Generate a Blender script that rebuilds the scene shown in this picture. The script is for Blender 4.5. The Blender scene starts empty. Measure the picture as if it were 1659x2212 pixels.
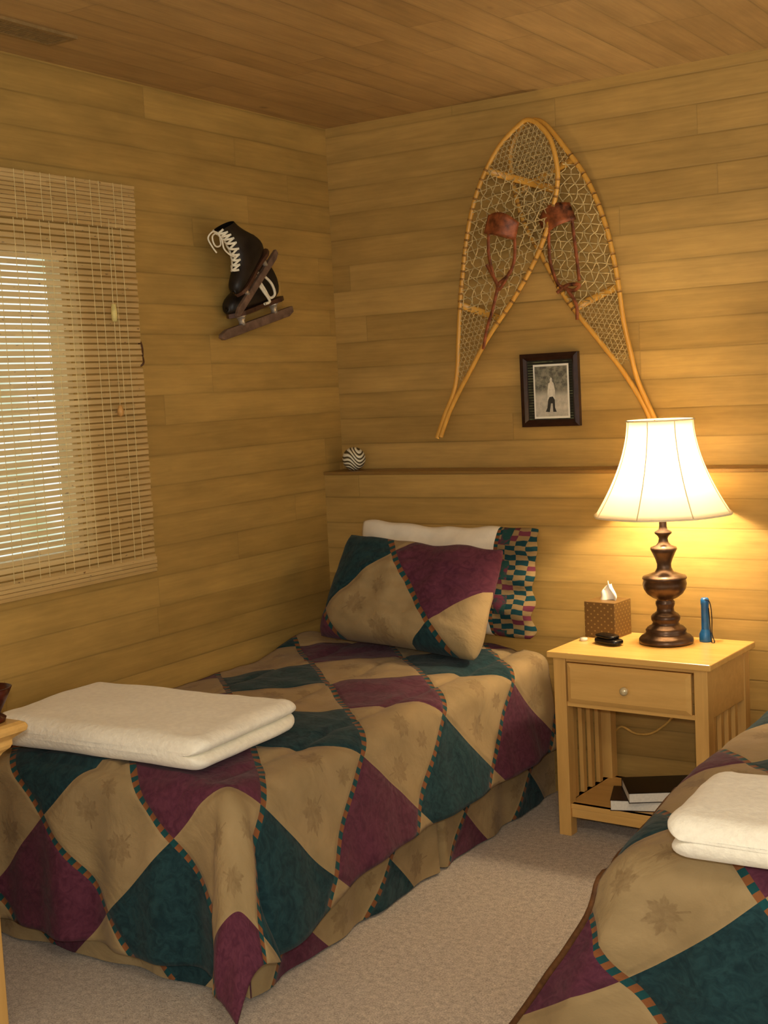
import bpy, math, random
from mathutils import Matrix, Vector, noise
random.seed(7)
COL=bpy.context.scene.collection
sc=bpy.context.scene
try: sc.view_settings.view_transform='Standard'
except Exception: pass

# ------------------------------------------------------------------ helpers
def lin(r,g,b):
    def f(c):
        c/=255.0
        return c/12.92 if c<=.04045 else ((c+.055)/1.055)**2.4
    return (f(r),f(g),f(b),1)
class NT:
    def __init__(s,name):
        s.mat=bpy.data.materials.new(name);s.mat.use_nodes=True;s.t=s.mat.node_tree
        s.b=s.t.nodes['Principled BSDF'];s.o=s.t.nodes['Material Output']
    def new(s,ty,**k):
        n=s.t.nodes.new(ty)
        for a,v in k.items(): setattr(n,a,v)
        return n
    def put(s,sock,v):
        if isinstance(v,bpy.types.NodeSocket): s.t.links.new(v,sock)
        else: sock.default_value=v
    def m(s,op,*a):
        n=s.new('ShaderNodeMath',operation=op)
        for i,v in enumerate(a): s.put(n.inputs[i],v)
        return n.outputs[0]
    def mix(s,f,a,b,bl='MIX'):
        n=s.new('ShaderNodeMix',data_type='RGBA',blend_type=bl)
        s.put(n.inputs[0],f);s.put(n.inputs[6],a);s.put(n.inputs[7],b);return n.outputs[2]
    def vec(s,x,y,z=0.0):
        n=s.new('ShaderNodeCombineXYZ')
        for i,v in enumerate((x,y,z)): s.put(n.inputs[i],v)
        return n.outputs[0]
    def sep(s,v):
        n=s.new('ShaderNodeSeparateXYZ');s.put(n.inputs[0],v);return n.outputs
    def noise(s,v,scale,detail=3,rough=.5,dist=0.0):
        n=s.new('ShaderNodeTexNoise');s.put(n.inputs['Vector'],v);n.inputs['Scale'].default_value=scale
        n.inputs['Detail'].default_value=detail;n.inputs['Roughness'].default_value=rough;n.inputs['Distortion'].default_value=dist
        return n.outputs[0]
    def rnd(s,v):
        n=s.new('ShaderNodeTexWhiteNoise',noise_dimensions='3D');s.put(n.inputs[0],v);return n.outputs[0]
    def sstep(s,v,a,b):
        n=s.new('ShaderNodeMapRange',interpolation_type='SMOOTHSTEP');s.put(n.inputs[0],v);n.inputs[1].default_value=a;n.inputs[2].default_value=b;return n.outputs[0]
    def ramp(s,v,a,b,c,d):
        n=s.new('ShaderNodeMapRange');s.put(n.inputs[0],v)
        for i,x in enumerate((a,b,c,d)): n.inputs[i+1].default_value=x
        return n.outputs[0]
    def bump(s,h,strength=.3,dist=.01):
        n=s.new('ShaderNodeBump');n.inputs['Strength'].default_value=strength;n.inputs['Distance'].default_value=dist
        s.put(n.inputs['Height'],h);s.t.links.new(n.outputs[0],s.b.inputs['Normal'])
    def pos(s): return s.new('ShaderNodeNewGeometry').outputs['Position']
    def obj(s): return s.new('ShaderNodeTexCoord').outputs['Object']
    def uv(s): return s.new('ShaderNodeTexCoord').outputs['UV']
    def fin(s,col,rough=.6,metal=0,spec=.3,sheen=0):
        s.put(s.b.inputs['Base Color'],col);s.put(s.b.inputs['Roughness'],rough);s.b.inputs['Metallic'].default_value=metal
        s.b.inputs['Specular IOR Level'].default_value=spec
        if sheen: s.b.inputs['Sheen Weight'].default_value=sheen
        return s.mat
def planks(name,au,av,h,L,c1,c2,rough=.45,gdark=.45,uoff=0.0,voff=0.0,spec=.3,endd=.5):
    """au/av: world axes index along / across the boards"""
    n=NT(name);p=n.sep(n.pos())
    u=n.m('ADD',p[au],uoff+50);v=n.m('ADD',p[av],voff+50)
    vs=n.m('DIVIDE',v,h);row=n.m('FLOOR',vs);fr=n.m('FRACT',vs)
    r1=n.rnd(n.vec(row,3.3,1.7));uu=n.m('DIVIDE',n.m('ADD',u,n.m('MULTIPLY',r1,L*7)),L)
    cell=n.m('FLOOR',uu);fu=n.m('FRACT',uu)
    r2=n.rnd(n.vec(row,cell,5.1))
    ed=n.m('ABSOLUTE',n.m('SUBTRACT',fr,.5))
    g1=n.sstep(ed,.5-.0042/h,.5-.0003/h)
    g1=n.m('MULTIPLY',g1,n.ramp(n.noise(n.vec(n.m('MULTIPLY',u,1.3),n.m('MULTIPLY',v,3.0)),1.0,2),.3,.7,.30,1.0))
    eu=n.m('ABSOLUTE',n.m('SUBTRACT',fu,.5))
    g2=n.m('MULTIPLY',n.sstep(eu,.5-.003/L,.5-.0008/L),endd)
    g=n.m('MAXIMUM',g1,g2)
    off=n.m('MULTIPLY',r2,37.0)
    gr=n.noise(n.vec(n.m('MULTIPLY',u,2.2),n.m('MULTIPLY',v,46.0),off),1.6,6,.65,.5)
    bl=n.noise(n.vec(n.m('MULTIPLY',u,2.4),n.m('MULTIPLY',v,8.0),off),1.5,4,.6)
    vo=n.new('ShaderNodeTexVoronoi');n.put(vo.inputs['Vector'],n.vec(n.m('MULTIPLY',u,2.4),n.m('MULTIPLY',v,4.6),0.0));vo.inputs['Scale'].default_value=1.0
    gate=n.m('GREATER_THAN',n.sep(vo.outputs['Color'])[0],.55)
    kd=n.m('ADD',vo.outputs['Distance'],n.m('MULTIPLY',n.m('SUBTRACT',gr,.5),.08))
    kn=n.m('MULTIPLY',n.m('SUBTRACT',1.0,n.sstep(kd,.02,.075)),gate)
    col=n.mix(r2,c1,c2)
    dk=n.ramp(gr,.25,.75,.84,1.10);dk=n.m('MULTIPLY',dk,n.ramp(bl,.3,.7,.84,1.11))
    dk=n.m('MULTIPLY',dk,n.ramp(n.sstep(ed,.30,.5),0,1,1.0,.92))
    dk=n.m('MULTIPLY',dk,n.ramp(g,0,1,1.0,gdark))
    dk=n.m('MULTIPLY',dk,n.ramp(kn,0,1,1.0,.55))
    mul=n.new('ShaderNodeVectorMath',operation='SCALE');n.put(mul.inputs[0],col);n.put(mul.inputs[3],dk)
    n.bump(n.m('SUBTRACT',n.m('MULTIPLY',gr,.12),n.m('MULTIPLY',g,.8)),.3,.003)
    return n.fin(mul.outputs[0],rough,0,spec)
def wood(name,c1,c2,axis=0,rough=.35,sc_=1.0,spec=.4):
    n=NT(name);p=n.sep(n.obj());k=[14.0,14.0,14.0];k[axis]=1.2
    v=n.vec(*[n.m('MULTIPLY',p[i],k[i]*sc_) for i in range(3)])
    g=n.noise(v,3.0,4,.6,.6);g2=n.noise(v,.9,2)
    f=n.m('ADD',n.ramp(g,.3,.7,0,.7),n.ramp(g2,.3,.7,0,.3))
    n.bump(g,.08,.002)
    return n.fin(n.mix(f,c1,c2),rough,0,spec)
def plain(name,c,rough=.6,metal=0,spec=.3,var=.12,scale=40,bump=.1,bd=.002,sheen=0):
    n=NT(name);g=n.noise(n.obj(),scale,4,.6)
    c2=tuple(x*(1-var*2) for x in c[:3])+(1,);c1=tuple(min(1,x*(1+var)) for x in c[:3])+(1,)
    if bump: n.bump(g,bump,bd)
    return n.fin(n.mix(n.ramp(g,.3,.7,0,1),c2,c1),rough,metal,spec,sheen)

def mk(name,vs,fs,mat=None,root=None,smooth=False,uvs=None,origin=None,label=None):
    vs=[Vector(v) for v in vs]
    if root is not None: org=Vector(root.location)
    elif origin is not None: org=Vector(origin)
    else:
        xs=[v.x for v in vs];ys=[v.y for v in vs];zs=[v.z for v in vs]
        org=Vector(((min(xs)+max(xs))/2,(min(ys)+max(ys))/2,min(zs)))
    me=bpy.data.meshes.new(name);me.from_pydata([tuple(v-org) for v in vs],[],fs)
    if uvs is not None:
        ul=me.uv_layers.new(name="UVMap")
        for l in me.loops: ul.data[l.index].uv=uvs[l.vertex_index]
    if mat: me.materials.append(mat)
    if smooth:
        for p in me.polygons: p.use_smooth=True
    o=bpy.data.objects.new(name,me);COL.objects.link(o)
    if root is not None: o.parent=root
    else: o.location=org
    if label: o["label"]=label
    return o
def empty(name,loc):
    e=bpy.data.objects.new(name,None);e.location=loc;e.empty_display_size=.05;COL.objects.link(e);return e
def tag(o,label,cat,group=None):
    o["label"]=label;o["category"]=cat
    if group:o["group"]=group
    return o
def struct(o): o["kind"]="structure";return o
def bev(o,w=.003,seg=2):
    m=o.modifiers.new("bevel",'BEVEL');m.width=w;m.segments=seg;m.limit_method='ANGLE';m.angle_limit=math.radians(40)
    return o
BF=[(0,1,3,2),(4,6,7,5),(0,4,5,1),(2,3,7,6),(0,2,6,4),(1,5,7,3)]
def boxes(bl,T=None):
    vs=[];fs=[]
    for a,b in bl:
        k=len(vs)
        for x in (a[0],b[0]):
            for y in (a[1],b[1]):
                for z in (a[2],b[2]):
                    v=Vector((x,y,z));vs.append(T(v) if T else v)
        fs+=[tuple(k+i for i in f) for f in BF]
    return vs,fs
def box(name,a,b,mat,root=None,T=None,bw=0,**k):
    vs,fs=boxes([(a,b)],T);o=mk(name,vs,fs,mat,root,**k)
    if bw: bev(o,bw)
    return o
def lathe_geo(prof,c,seg=48,axis=Vector((0,0,1))):
    q=Vector((0,0,1)).rotation_difference(axis);vs=[];fs=[]
    for r,z in prof:
        for i in range(seg):
            a=2*math.pi*i/seg;vs.append(Vector(c)+q@Vector((r*math.cos(a),r*math.sin(a),z)))
    for j in range(len(prof)-1):
        for i in range(seg):
            i2=(i+1)%seg;fs.append((j*seg+i,j*seg+i2,(j+1)*seg+i2,(j+1)*seg+i))
    return vs,fs
def lathe(name,prof,c,mat,root=None,seg=48,axis=Vector((0,0,1)),**k):
    vs,fs=lathe_geo(prof,c,seg,axis);return mk(name,vs,fs,mat,root,smooth=True,**k)
def catmull(pts,n=8,closed=False):
    P=[Vector(p) for p in pts];out=[];N=len(P)
    for i in range(N if closed else N-1):
        if closed: a,b,c,d=P[(i-1)%N],P[i],P[(i+1)%N],P[(i+2)%N]
        else: a,b,c,d=P[max(i-1,0)],P[i],P[i+1],P[min(i+2,N-1)]
        for j in range(n):
            t=j/n;out.append(.5*((2*b)+(c-a)*t+(2*a-5*b+4*c-d)*t*t+(3*b-a-3*c+d)*t**3))
    if not closed: out.append(P[-1])
    return out
def tube_geo(pts,r,seg=8,closed=False,vs=None,fs=None,flat=1.0,up=Vector((0,1,0))):
    vs=[] if vs is None else vs;fs=[] if fs is None else fs
    P=[Vector(p) for p in pts];N=len(P);k=len(vs)
    for i in range(N):
        if closed: t=(P[(i+1)%N]-P[i-1])
        else: t=P[min(i+1,N-1)]-P[max(i-1,0)]
        if t.length<1e-9: t=Vector((0,0,1))
        t.normalize();s=t.cross(up)
        if s.length<1e-3: s=t.cross(Vector((1,0,.1)))
        s.normalize();b=s.cross(t)
        rr=r[i] if isinstance(r,(list,tuple)) else r
        for j in range(seg):
            a=2*math.pi*j/seg;vs.append(P[i]+s*rr*math.cos(a)+b*rr*flat*math.sin(a))
    for i in range(N if closed else N-1):
        i2=(i+1)%N
        for j in range(seg):
            j2=(j+1)%seg;fs.append((k+i*seg+j,k+i*seg+j2,k+i2*seg+j2,k+i2*seg+j))
    if not closed:
        fs.append(tuple(k+j for j in range(seg)));fs.append(tuple(k+(N-1)*seg+j for j in reversed(range(seg))))
    return vs,fs
def tube(name,pts,r,mat,root=None,seg=8,closed=False,flat=1.0,up=Vector((0,1,0)),**k):
    vs,fs=tube_geo(pts,r,seg,closed,None,None,flat,up);return mk(name,vs,fs,mat,root,smooth=True,**k)

# ------------------------------------------------------------------ materials
M_wallB=planks("pine_boards_back",0,2,.0975,1.9,lin(172,137,74),lin(188,152,86),.40,.72,voff=.05)
M_wallL=planks("pine_boards_left",1,2,.0975,1.7,lin(168,135,72),lin(183,149,82),.42,.76,voff=.02)
M_ceil=planks("pine_boards_ceiling",1,0,.118,.95,lin(172,140,90),lin(187,154,101),.45,.74,endd=.9)
M_ledge=wood("ledge_wood",lin(122,88,42),lin(148,112,56),0)
M_pineX=wood("yellow_pine_x",lin(210,162,90),lin(230,184,108),0,.3)
M_pineZ=wood("yellow_pine_z",lin(206,158,88),lin(228,182,106),2,.3)
M_pineTop=wood("yellow_pine_top",lin(222,170,90),lin(236,190,112),0,.22)
def carpet():
    n=NT("beige_carpet");p=n.pos();a=n.noise(p,230,3,.7);b=n.noise(p,60,3,.6);c=n.noise(p,5,2)
    f=n.m('ADD',n.m('MULTIPLY',a,.65),n.m('MULTIPLY',b,.35))
    col=n.mix(n.ramp(f,.38,.62,0,1),lin(152,138,122),lin(226,212,194))
    n.bump(f,.7,.009);return n.fin(n.mix(n.ramp(c,.3,.7,0,.12),col,lin(170,154,138)),.95,0,.1,.2)
M_carpet=carpet()

def quilt(name="patchwork_quilt"):
    n=NT(name);uv=n.sep(n.uv());S=.44
    x0=uv[0];s0=uv[1]
    nz=n.m('MULTIPLY',n.m('SUBTRACT',n.noise(n.vec(x0,s0),2.5,1),.5),.02)
    x=n.m('ADD',x0,nz);s=n.m('ADD',s0,nz)
    p=n.m('DIVIDE',n.m('SUBTRACT',n.m('SUBTRACT',x,s),.05),S)
    q=n.m('DIVIDE',n.m('SUBTRACT',n.m('ADD',x,s),.13),S)
    i=n.m('FLOOR',p);j=n.m('FLOOR',q);fp=n.m('FRACT',p);fq=n.m('FRACT',q)
    par=n.m('FLOORED_MODULO',n.m('ADD',i,j),2.0);jp=n.m('FLOORED_MODULO',j,2.0)
    iscol=n.m('LESS_THAN',par,.5);isplum=n.m('GREATER_THAN',jp,.5)
    tn=n.noise(n.vec(x,s),34,4,.6,1.5)
    teal=n.mix(n.ramp(tn,.35,.65,0,1),lin(22,46,52),lin(36,66,70))
    plum=n.mix(n.ramp(tn,.35,.65,0,1),lin(80,38,54),lin(100,52,68))
    tan=n.mix(n.ramp(n.noise(n.vec(x,s),9,3),.3,.7,0,1),lin(150,128,90),lin(166,142,102))
    lp=n.m('SUBTRACT',fp,.5);lq=n.m('SUBTRACT',fq,.5)
    lx=n.m('MULTIPLY',n.m('ADD',lp,lq),S/2);ly=n.m('MULTIPLY',n.m('SUBTRACT',lq,lp),S/2)
    r=n.rnd(n.vec(i,j,.5));r2=n.rnd(n.vec(i,j,7.5))
    tot=None
    for cx,cy,sz,ph in ((-.055,-.02,.046,0),(.065,.045,.052,2.2),(.02,-.10,.032,4.1)):
        dx=n.m('SUBTRACT',lx,n.m('ADD',cx,n.m('MULTIPLY',n.m('SUBTRACT',r,.5),.05)))
        dy=n.m('SUBTRACT',ly,n.m('ADD',cy,n.m('MULTIPLY',n.m('SUBTRACT',r2,.5),.05)))
        th=n.m('ADD',n.m('ARCTAN2',dy,dx),n.m('ADD',n.m('MULTIPLY',r,6.0),ph))
        th=n.m('WRAP',th,math.pi,-math.pi)
        rr=n.m('SQRT',n.m('ADD',n.m('MULTIPLY',dx,dx),n.m('MULTIPLY',dy,dy)))
        env=n.m('ADD',.76,n.m('MULTIPLY',n.m('COSINE',th),.22))
        lob=n.m('ADD',.86,n.m('MULTIPLY',n.m('COSINE',n.m('MULTIPLY',th,7.2)),.17))
        lob=n.m('ADD',lob,n.m('MULTIPLY',n.m('COSINE',n.m('MULTIPLY',th,21.6)),.07))
        R=n.m('MULTIPLY',n.m('MULTIPLY',env,lob),sz)
        k=n.m('SUBTRACT',1.0,n.sstep(n.m('SUBTRACT',rr,R),-.003,.004))
        stem=n.m('MULTIPLY',n.m('LESS_THAN',n.m('ABSOLUTE',n.m('MULTIPLY',n.m('SINE',th),rr)),.0022),n.m('MULTIPLY',n.m('LESS_THAN',n.m('COSINE',th),0.0),n.m('LESS_THAN',rr,sz*.95)))
        k=n.m('MAXIMUM',k,stem)
        tot=k if tot is None else n.m('MAXIMUM',tot,k)
    tan=n.mix(n.m('MULTIPLY',tot,n.ramp(tn,.3,.7,.15,.60)),tan,lin(116,92,62))
    col=n.mix(iscol,tan,n.mix(isplum,teal,plum))
    dp=n.m('MULTIPLY',n.m('SUBTRACT',.5,n.m('ABSOLUTE',n.m('SUBTRACT',fp,.5))),S*.707)
    strip=n.m('LESS_THAN',dp,.0085)
    da=n.m('GREATER_THAN',n.m('FRACT',n.m('MULTIPLY',q,9.0)),.5)
    dash=n.mix(da,lin(26,72,74),lin(132,82,48))
    col=n.mix(strip,col,dash)
    qd=n.m('MULTIPLY',n.m('SUBTRACT',.5,n.m('ABSOLUTE',n.m('SUBTRACT',fq,.5))),S*.707)
    seam=n.m('MULTIPLY',n.sstep(n.m('MINIMUM',dp,qd),0,.02),1.0)
    fine=n.noise(n.vec(x,s),260,2);wr=n.noise(n.vec(x,s),7,4,.55,.6)
    n.bump(n.m('ADD',n.m('MULTIPLY',seam,.35),n.m('ADD',n.m('MULTIPLY',fine,.04),n.m('MULTIPLY',wr,1.1))),.6,.02)
    return n.fin(col,.85,0,.12,.08)
M_quilt=quilt()
M_cream=plain("cream_cotton",lin(238,228,208),.8,0,.1,.05,12,.25,.01)
M_fleece=plain("cream_fleece",lin(252,245,226),.95,0,.05,.04,60,.5,.006,.3)
M_binding=plain("brown_binding",lin(100,64,32),.7,var=.2,scale=60)
M_mattress=plain("mattress_ticking",lin(210,200,180),.9)
def cuffmat():
    n=NT("patchwork_cuff");uv=n.sep(n.uv())
    wob=n.m('MULTIPLY',n.m('SUBTRACT',n.noise(n.vec(uv[0],uv[1]),18,2),.5),.018)
    vv=n.m('ADD',uv[1],wob);u0=n.m('ADD',uv[0],wob)
    a=n.m('GREATER_THAN',n.m('FRACT',n.m('DIVIDE',vv,.034)),.5)
    half=n.m('GREATER_THAN',n.m('FRACT',n.m('DIVIDE',u0,.080)),.5)
    b=n.m('ABSOLUTE',n.m('SUBTRACT',a,half))
    rr=n.rnd(n.vec(n.m('FLOOR',n.m('DIVIDE',vv,.017)),n.m('FLOOR',n.m('DIVIDE',u0,.040)),2.0))
    dark=n.mix(n.m('GREATER_THAN',rr,.68),lin(24,58,64),lin(96,44,60))
    st=n.mix(b,lin(132,110,76),dark)
    fl=n.noise(n.vec(uv[0],uv[1]),26,3,.6,1.0)
    ro=n.mix(n.ramp(fl,.45,.6,0,1),lin(36,70,66),lin(102,44,62))
    dots=n.mix(n.m('GREATER_THAN',n.m('FRACT',n.m('DIVIDE',uv[1],.02)),.5),lin(26,70,72),lin(126,78,46))
    col=n.mix(n.m('MULTIPLY',n.m('LESS_THAN',n.m('ABSOLUTE',n.m('SUBTRACT',u0,.038)),.020),n.m('GREATER_THAN',n.m('FRACT',n.m('ADD',n.m('DIVIDE',uv[1],.12),.2)),.45)),st,ro)
    col=n.mix(n.m('LESS_THAN',uv[0],.012),col,dots)
    n.bump(n.noise(n.vec(uv[0],n.m('MULTIPLY',uv[1],2.5)),14,3),.5,.012);return n.fin(col,.85,0,.1)
M_cuff=cuffmat()

# ------------------------------------------------------------------ room
H=2.44
WY0,WY1,WZ0,WZ1=-2.0,-1.36,.98,1.91
vs,fs=boxes([((-.12,-5.2,0),(0,WY0,H)),((-.12,WY1,0),(0,0,H)),((-.12,WY0,0),(0,WY1,WZ0)),((-.12,WY0,WZ1),(0,WY1,H))])
struct(mk("wall_left",vs,fs,M_wallL))
vs,fs=boxes([((-.12,0,1.136),(4.6,.12,H)),((0,-.129,0),(4.6,.12,1.136))])
struct(mk("wall_back",vs,fs,M_wallB))
struct(box("trim_1",(0,-.135,1.125),(4.6,0,1.1375),M_ledge,bw=.002))
struct(box("floor",(-.12,-5.2,-.1),(4.6,.12,0),M_carpet))
struct(box("ceiling",(-.12,-5.2,H),(4.6,.12,H+.08),M_ceil))
M_white=plain("stained_sash",lin(215,192,145),.5)
w=empty("window_1",(-.06,(WY0+WY1)/2,WZ0));struct(w)
def ringbox(x0,x1,y0,y1,z0,z1,t,name,mat,root):
    vs=[];fs=[]
    for x in (x0,x1):
        for (a,b_,c,d) in ((y0,y1,z0,z1),(y0+t,y1-t,z0+t,z1-t)): vs+=[(x,a,c),(x,b_,c),(x,b_,d),(x,a,d)]
    for i in range(4):
        j=(i+1)%4
        fs+=[(i,j,4+j,4+i),(8+i,12+i,12+j,8+j),(i,8+i,8+j,j),(4+i,4+j,12+j,12+i)]
    return mk(name,vs,fs,mat,root)
struct(ringbox(-.10,-.04,WY0,WY1,WZ0,WZ1,.02,"sash",M_white,w))
gl=NT("window_glass");gb=gl.new('ShaderNodeBsdfTransparent');gb.inputs[0].default_value=(.93,.95,.93,1);gl.t.links.new(gb.outputs[0],gl.o.inputs[0])
struct(box("glass",(-.072,WY0+.015,WZ0+.015),(-.069,WY1-.015,WZ1-.015),gl.mat,w))
# ceiling vent
M_vent=plain("vent_brass",lin(146,118,74),.5,.05)
v=empty("air_vent",(.205,-1.70,H-.008))
ZV=H-.008
vs=[];fs=[]
for z in (ZV,H):
    for (a,b_,c,d) in ((.15,.26,-1.87,-1.54),(.164,.246,-1.856,-1.554)): vs+=[(a,c,z),(b_,c,z),(b_,d,z),(a,d,z)]
for i in range(4):
    j=(i+1)%4
    fs+=[(i,j,4+j,4+i),(8+i,12+i,12+j,8+j),(i,8+i,8+j,j),(4+i,4+j,12+j,12+i)]
mk("vent_frame",vs,fs,M_vent,v)
bl=[((.162,-1.86+.0125*i,H-.007),(.248,-1.854+.0125*i,H-.001)) for i in range(25)]
vs,fs=boxes(bl);mk("louvers",vs,fs,M_vent,v)["kind"]="stuff"
box("vent_recess",(.160,-1.862,H-.0012),(.250,-1.548,H-.0002),plain("dark_duct",lin(50,38,22),.8),v)
tag(v,"small metal ceiling air vent with narrow louvers","air vent")

# ------------------------------------------------------------------ bamboo blind
def bamboo():
    n=NT("bamboo_slats");p=n.sep(n.pos())
    row=n.m('FLOOR',n.m('DIVIDE',p[2],.013));r=n.rnd(n.vec(row,n.m('FLOOR',n.m('MULTIPLY',n.m('ADD',p[1],n.m('MULTIPLY',row,.37)),2.2)),1.0))
    g=n.noise(n.vec(n.m('MULTIPLY',p[1],14.0),n.m('MULTIPLY',p[2],120.0),0.0),1.5,3)
    f=n.m('ADD',n.m('MULTIPLY',r,.6),n.m('MULTIPLY',g,.5))
    col=n.mix(f,lin(206,172,106),lin(236,208,146))
    sp=n.noise(n.vec(n.m('MULTIPLY',p[1],30.0),n.m('MULTIPLY',p[2],90.0),0.0),1.6,1)
    col=n.mix(n.sstep(sp,.70,.76),col,lin(130,90,38))
    n.bump(g,.2,.002);n.fin(col,.45,0,.35)
    tr=n.new('ShaderNodeBsdfTranslucent');n.put(tr.inputs[0],n.mix(.65,col,(1,.98,.90,1)));mx=n.new('ShaderNodeMixShader');mx.inputs[0].default_value=.42
    n.t.links.new(n.b.outputs[0],mx.inputs[1]);n.t.links.new(tr.outputs[0],mx.inputs[2]);n.t.links.new(mx.outputs[0],n.o.inputs[0])
    return n.mat
M_bam=bamboo();M_cord=plain("cotton_cord",lin(226,204,146),.9)
b=empty("bamboo_blind",(.02,-1.58,.90))
BY0,BY1=-2.08,-1.108
def slats(name,z0,z1,pitch,hh,x,xt,ins=0):
    vs=[];fs=[];z=z0
    while z<z1:
        e=random.uniform(-.0025,.0025);t=random.uniform(-.0005,.0005)
        k=len(vs);y0=BY0+e;y1=BY1-ins+e
        for (yy,dz) in ((y0,t),(y1,-t)):
            for (xx,zz) in ((x-xt,z),(x+xt,z+.001),(x+xt,z+hh-.001),(x-xt,z+hh)):
                vs.append((xx,yy,zz+dz))
        fs+=[(k,k+1,k+2,k+3),(k+7,k+6,k+5,k+4),(k,k+4,k+5,k+1),(k+1,k+5,k+6,k+2),(k+2,k+6,k+7,k+3),(k+3,k+7,k+4,k)]
        z+=pitch
    return mk(name,vs,fs,M_bam,b)
slats("slat_panel",.905,2.10,.0185,.0142,.014,.0012)
slats("valance",1.978,2.112,.0122,.0112,.027,.0012)
slats("bottom_wrap",.900,.945,.0122,.0112,.019,.0010)
box("headrail",(.002,BY0,2.085),(.023,BY1,2.112),M_bam,b)
vs=[];fs=[]
y=BY0+.03;ii=0
while y<BY1-.01:
    tube_geo([(.0162,y,.905),(.0162,y+.004,1.4),(.0162,y,2.0)],.0010,5,False,vs,fs)
    tube_geo([(.0292,y+.003,1.975),(.0292,y+.003,2.112)],.0009,5,False,vs,fs)
    y+=.036 if ii%2 else .062;ii+=1
mk("woven_cord",vs,fs,M_cord,b)["kind"]="stuff"
tube("pull_cord",[(.038,-1.240,2.0),(.034,-1.241,1.75),(.036,-1.243,1.42)],.0011,M_cord,b)
lathe("cord_lock",[(0,0),(.008,0),(.0095,.02),(.008,.052),(0,.054)],(.037,-1.242,1.69),plain("pale_cord_lock",lin(224,206,130),.5),b,16)
lathe("cord_bead",[(0,0),(.009,.004),(.010,.018),(.005,.034),(0,.036)],(.036,-1.243,1.40),plain("wooden_bead",lin(205,155,90),.4),b,16)
tag(b,"woven bamboo roll-up blind with valance covering the window","window blind")
hk=tube("cord_hook",catmull([(.002,-1.105,1.625),(.012,-1.108,1.63),(.020,-1.110,1.61),(.012,-1.102,1.585),(.020,-1.108,1.565),(.014,-1.116,1.555),(.002,-1.110,1.56)],6),.003,plain("dark_iron",lin(84,52,28),.4),up=Vector((0,0,1)))
tag(hk,"small curled dark metal cord hook on the plank wall","hook")

# ------------------------------------------------------------------ beds
def nz(x,y,sc_,seed=0.0): return noise.noise(Vector((x*sc_,y*sc_,seed)))
def comforter(name,x0,x1,sh,s1,dl,dr,df,top,uvd,variant,N=.0125,r=.055):
    vs=[];uvs=[];fs=[]
    nu=int((x1-x0+dl+dr)/N);nv=int((s1-sh+df)/N)
    def prof(e):
        a=r*math.pi/2
        if e<=a: return r*math.sin(e/r),r*(1-math.cos(e/r))
        return r,r+(e-a)
    for jv in range(nv+1):
        for iu in range(nu+1):
            u=x0-dl+(x1-x0+dl+dr)*iu/nu;s=sh+(s1-sh+df)*jv/nv
            du=max(0,u-x1) if u>x1 else (min(0,u-x0) if u<x0 else 0);dv=max(0,s-s1)
            e=math.hypot(du,dv);x=min(max(u,x0),x1);y=-min(s,s1)
            puff=.012*nz(u,s,5,1)+.007*nz(u,s,13,2)
            if e<1e-6:
                z=top+puff
                cx=(x-x0)/(x1-x0);z+=.018*math.sin(math.pi*cx)
                if variant==1: z+=.05*math.exp(-((x-.0)/.14)**2-((s-.36)/.14)**2)
                for ch in (x1-.06,x1-.36,x1-.66):
                    z-=.009*math.exp(-((x-ch)/.012)**2)
            else:
                o,d=prof(e);cx_,cy_=du/e,-dv/e
                zmin=.02;dm=top-zmin
                if du>0 and variant==1:
                    # the side hem sinks towards the carpet near the foot of the bed
                    q_=min(1,max(0,(s-1.30)/.55));q_=q_*q_*(3-2*q_)
                    if dv==0: d*=1+.26*q_
                    else: d*=1+.26*math.cos(math.atan2(dv,du))**2
                if abs(du)>0 and dv>0 and variant==1:
                    ph=math.atan2(dv,abs(du));fl=math.sin(2*ph)
                    d*=(1-.24*fl*fl)
                    o+=fl*d*.34
                if d>dm: o+=(d-dm)*.30;d=dm
                k=min(1,d/.3)
                if dv>0: 
                    wv=.016*math.sin(u*2*math.pi/.31+1.0)+.010*math.sin(u*2*math.pi/.17)
                else: wv=.009*math.sin(s*2*math.pi/.42+.5)+.004*math.sin(s*2*math.pi/.19)
                if dv>0 and du!=0:
                    ph=math.atan2(dv,abs(du));wv=wv*(1-math.sin(2*ph)*.7)+.010*math.sin(ph*6)*min(1,e/.2)*math.sin(2*ph)
                o+=wv*k+.05*d*k
                if dv==0 and du>0: o+=.04*k*k
                x+=cx_*o;y+=cy_*o;z=top-d
                x+=.006*nz(u,s,9,4);y+=.006*nz(u,s,9,5)
                if variant==2 and u<x0+.45 and dv>0:
                    t=1-min(max((u-(x0-dl))/(dl+.45),0),1);x-=t*t*(.76*d**1.35);y+=t*t*.25*d
                z+=puff*max(0,1-d/.1)
            if variant==2 and s>1.35:
                cc=max(0,(s-1.35)/.5)*max(0,1-(u-(x0-dl))/.22);z-=.03*min(1,cc)*(1 if e<1e-6 else max(0,1-d/.3));x+=.035*min(1,cc)*(1 if e<1e-6 else max(0,1-d/.3))
            vs.append((x,y,z));uvs.append((u+uvd[0],s+uvd[1]))
    for jv in range(nv):
        for iu in range(nu):
            a=jv*(nu+1)+iu;fs.append((a,a+nu+1,a+nu+2,a+1))
    o=mk(name,vs,fs,M_quilt,None,True,uvs,origin=((x0+x1)/2,-(sh+s1)/2,top))
    so=o.modifiers.new("solid",'SOLIDIFY');so.thickness=.014;so.offset=-1
    return o,vs,nu,nv
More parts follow.
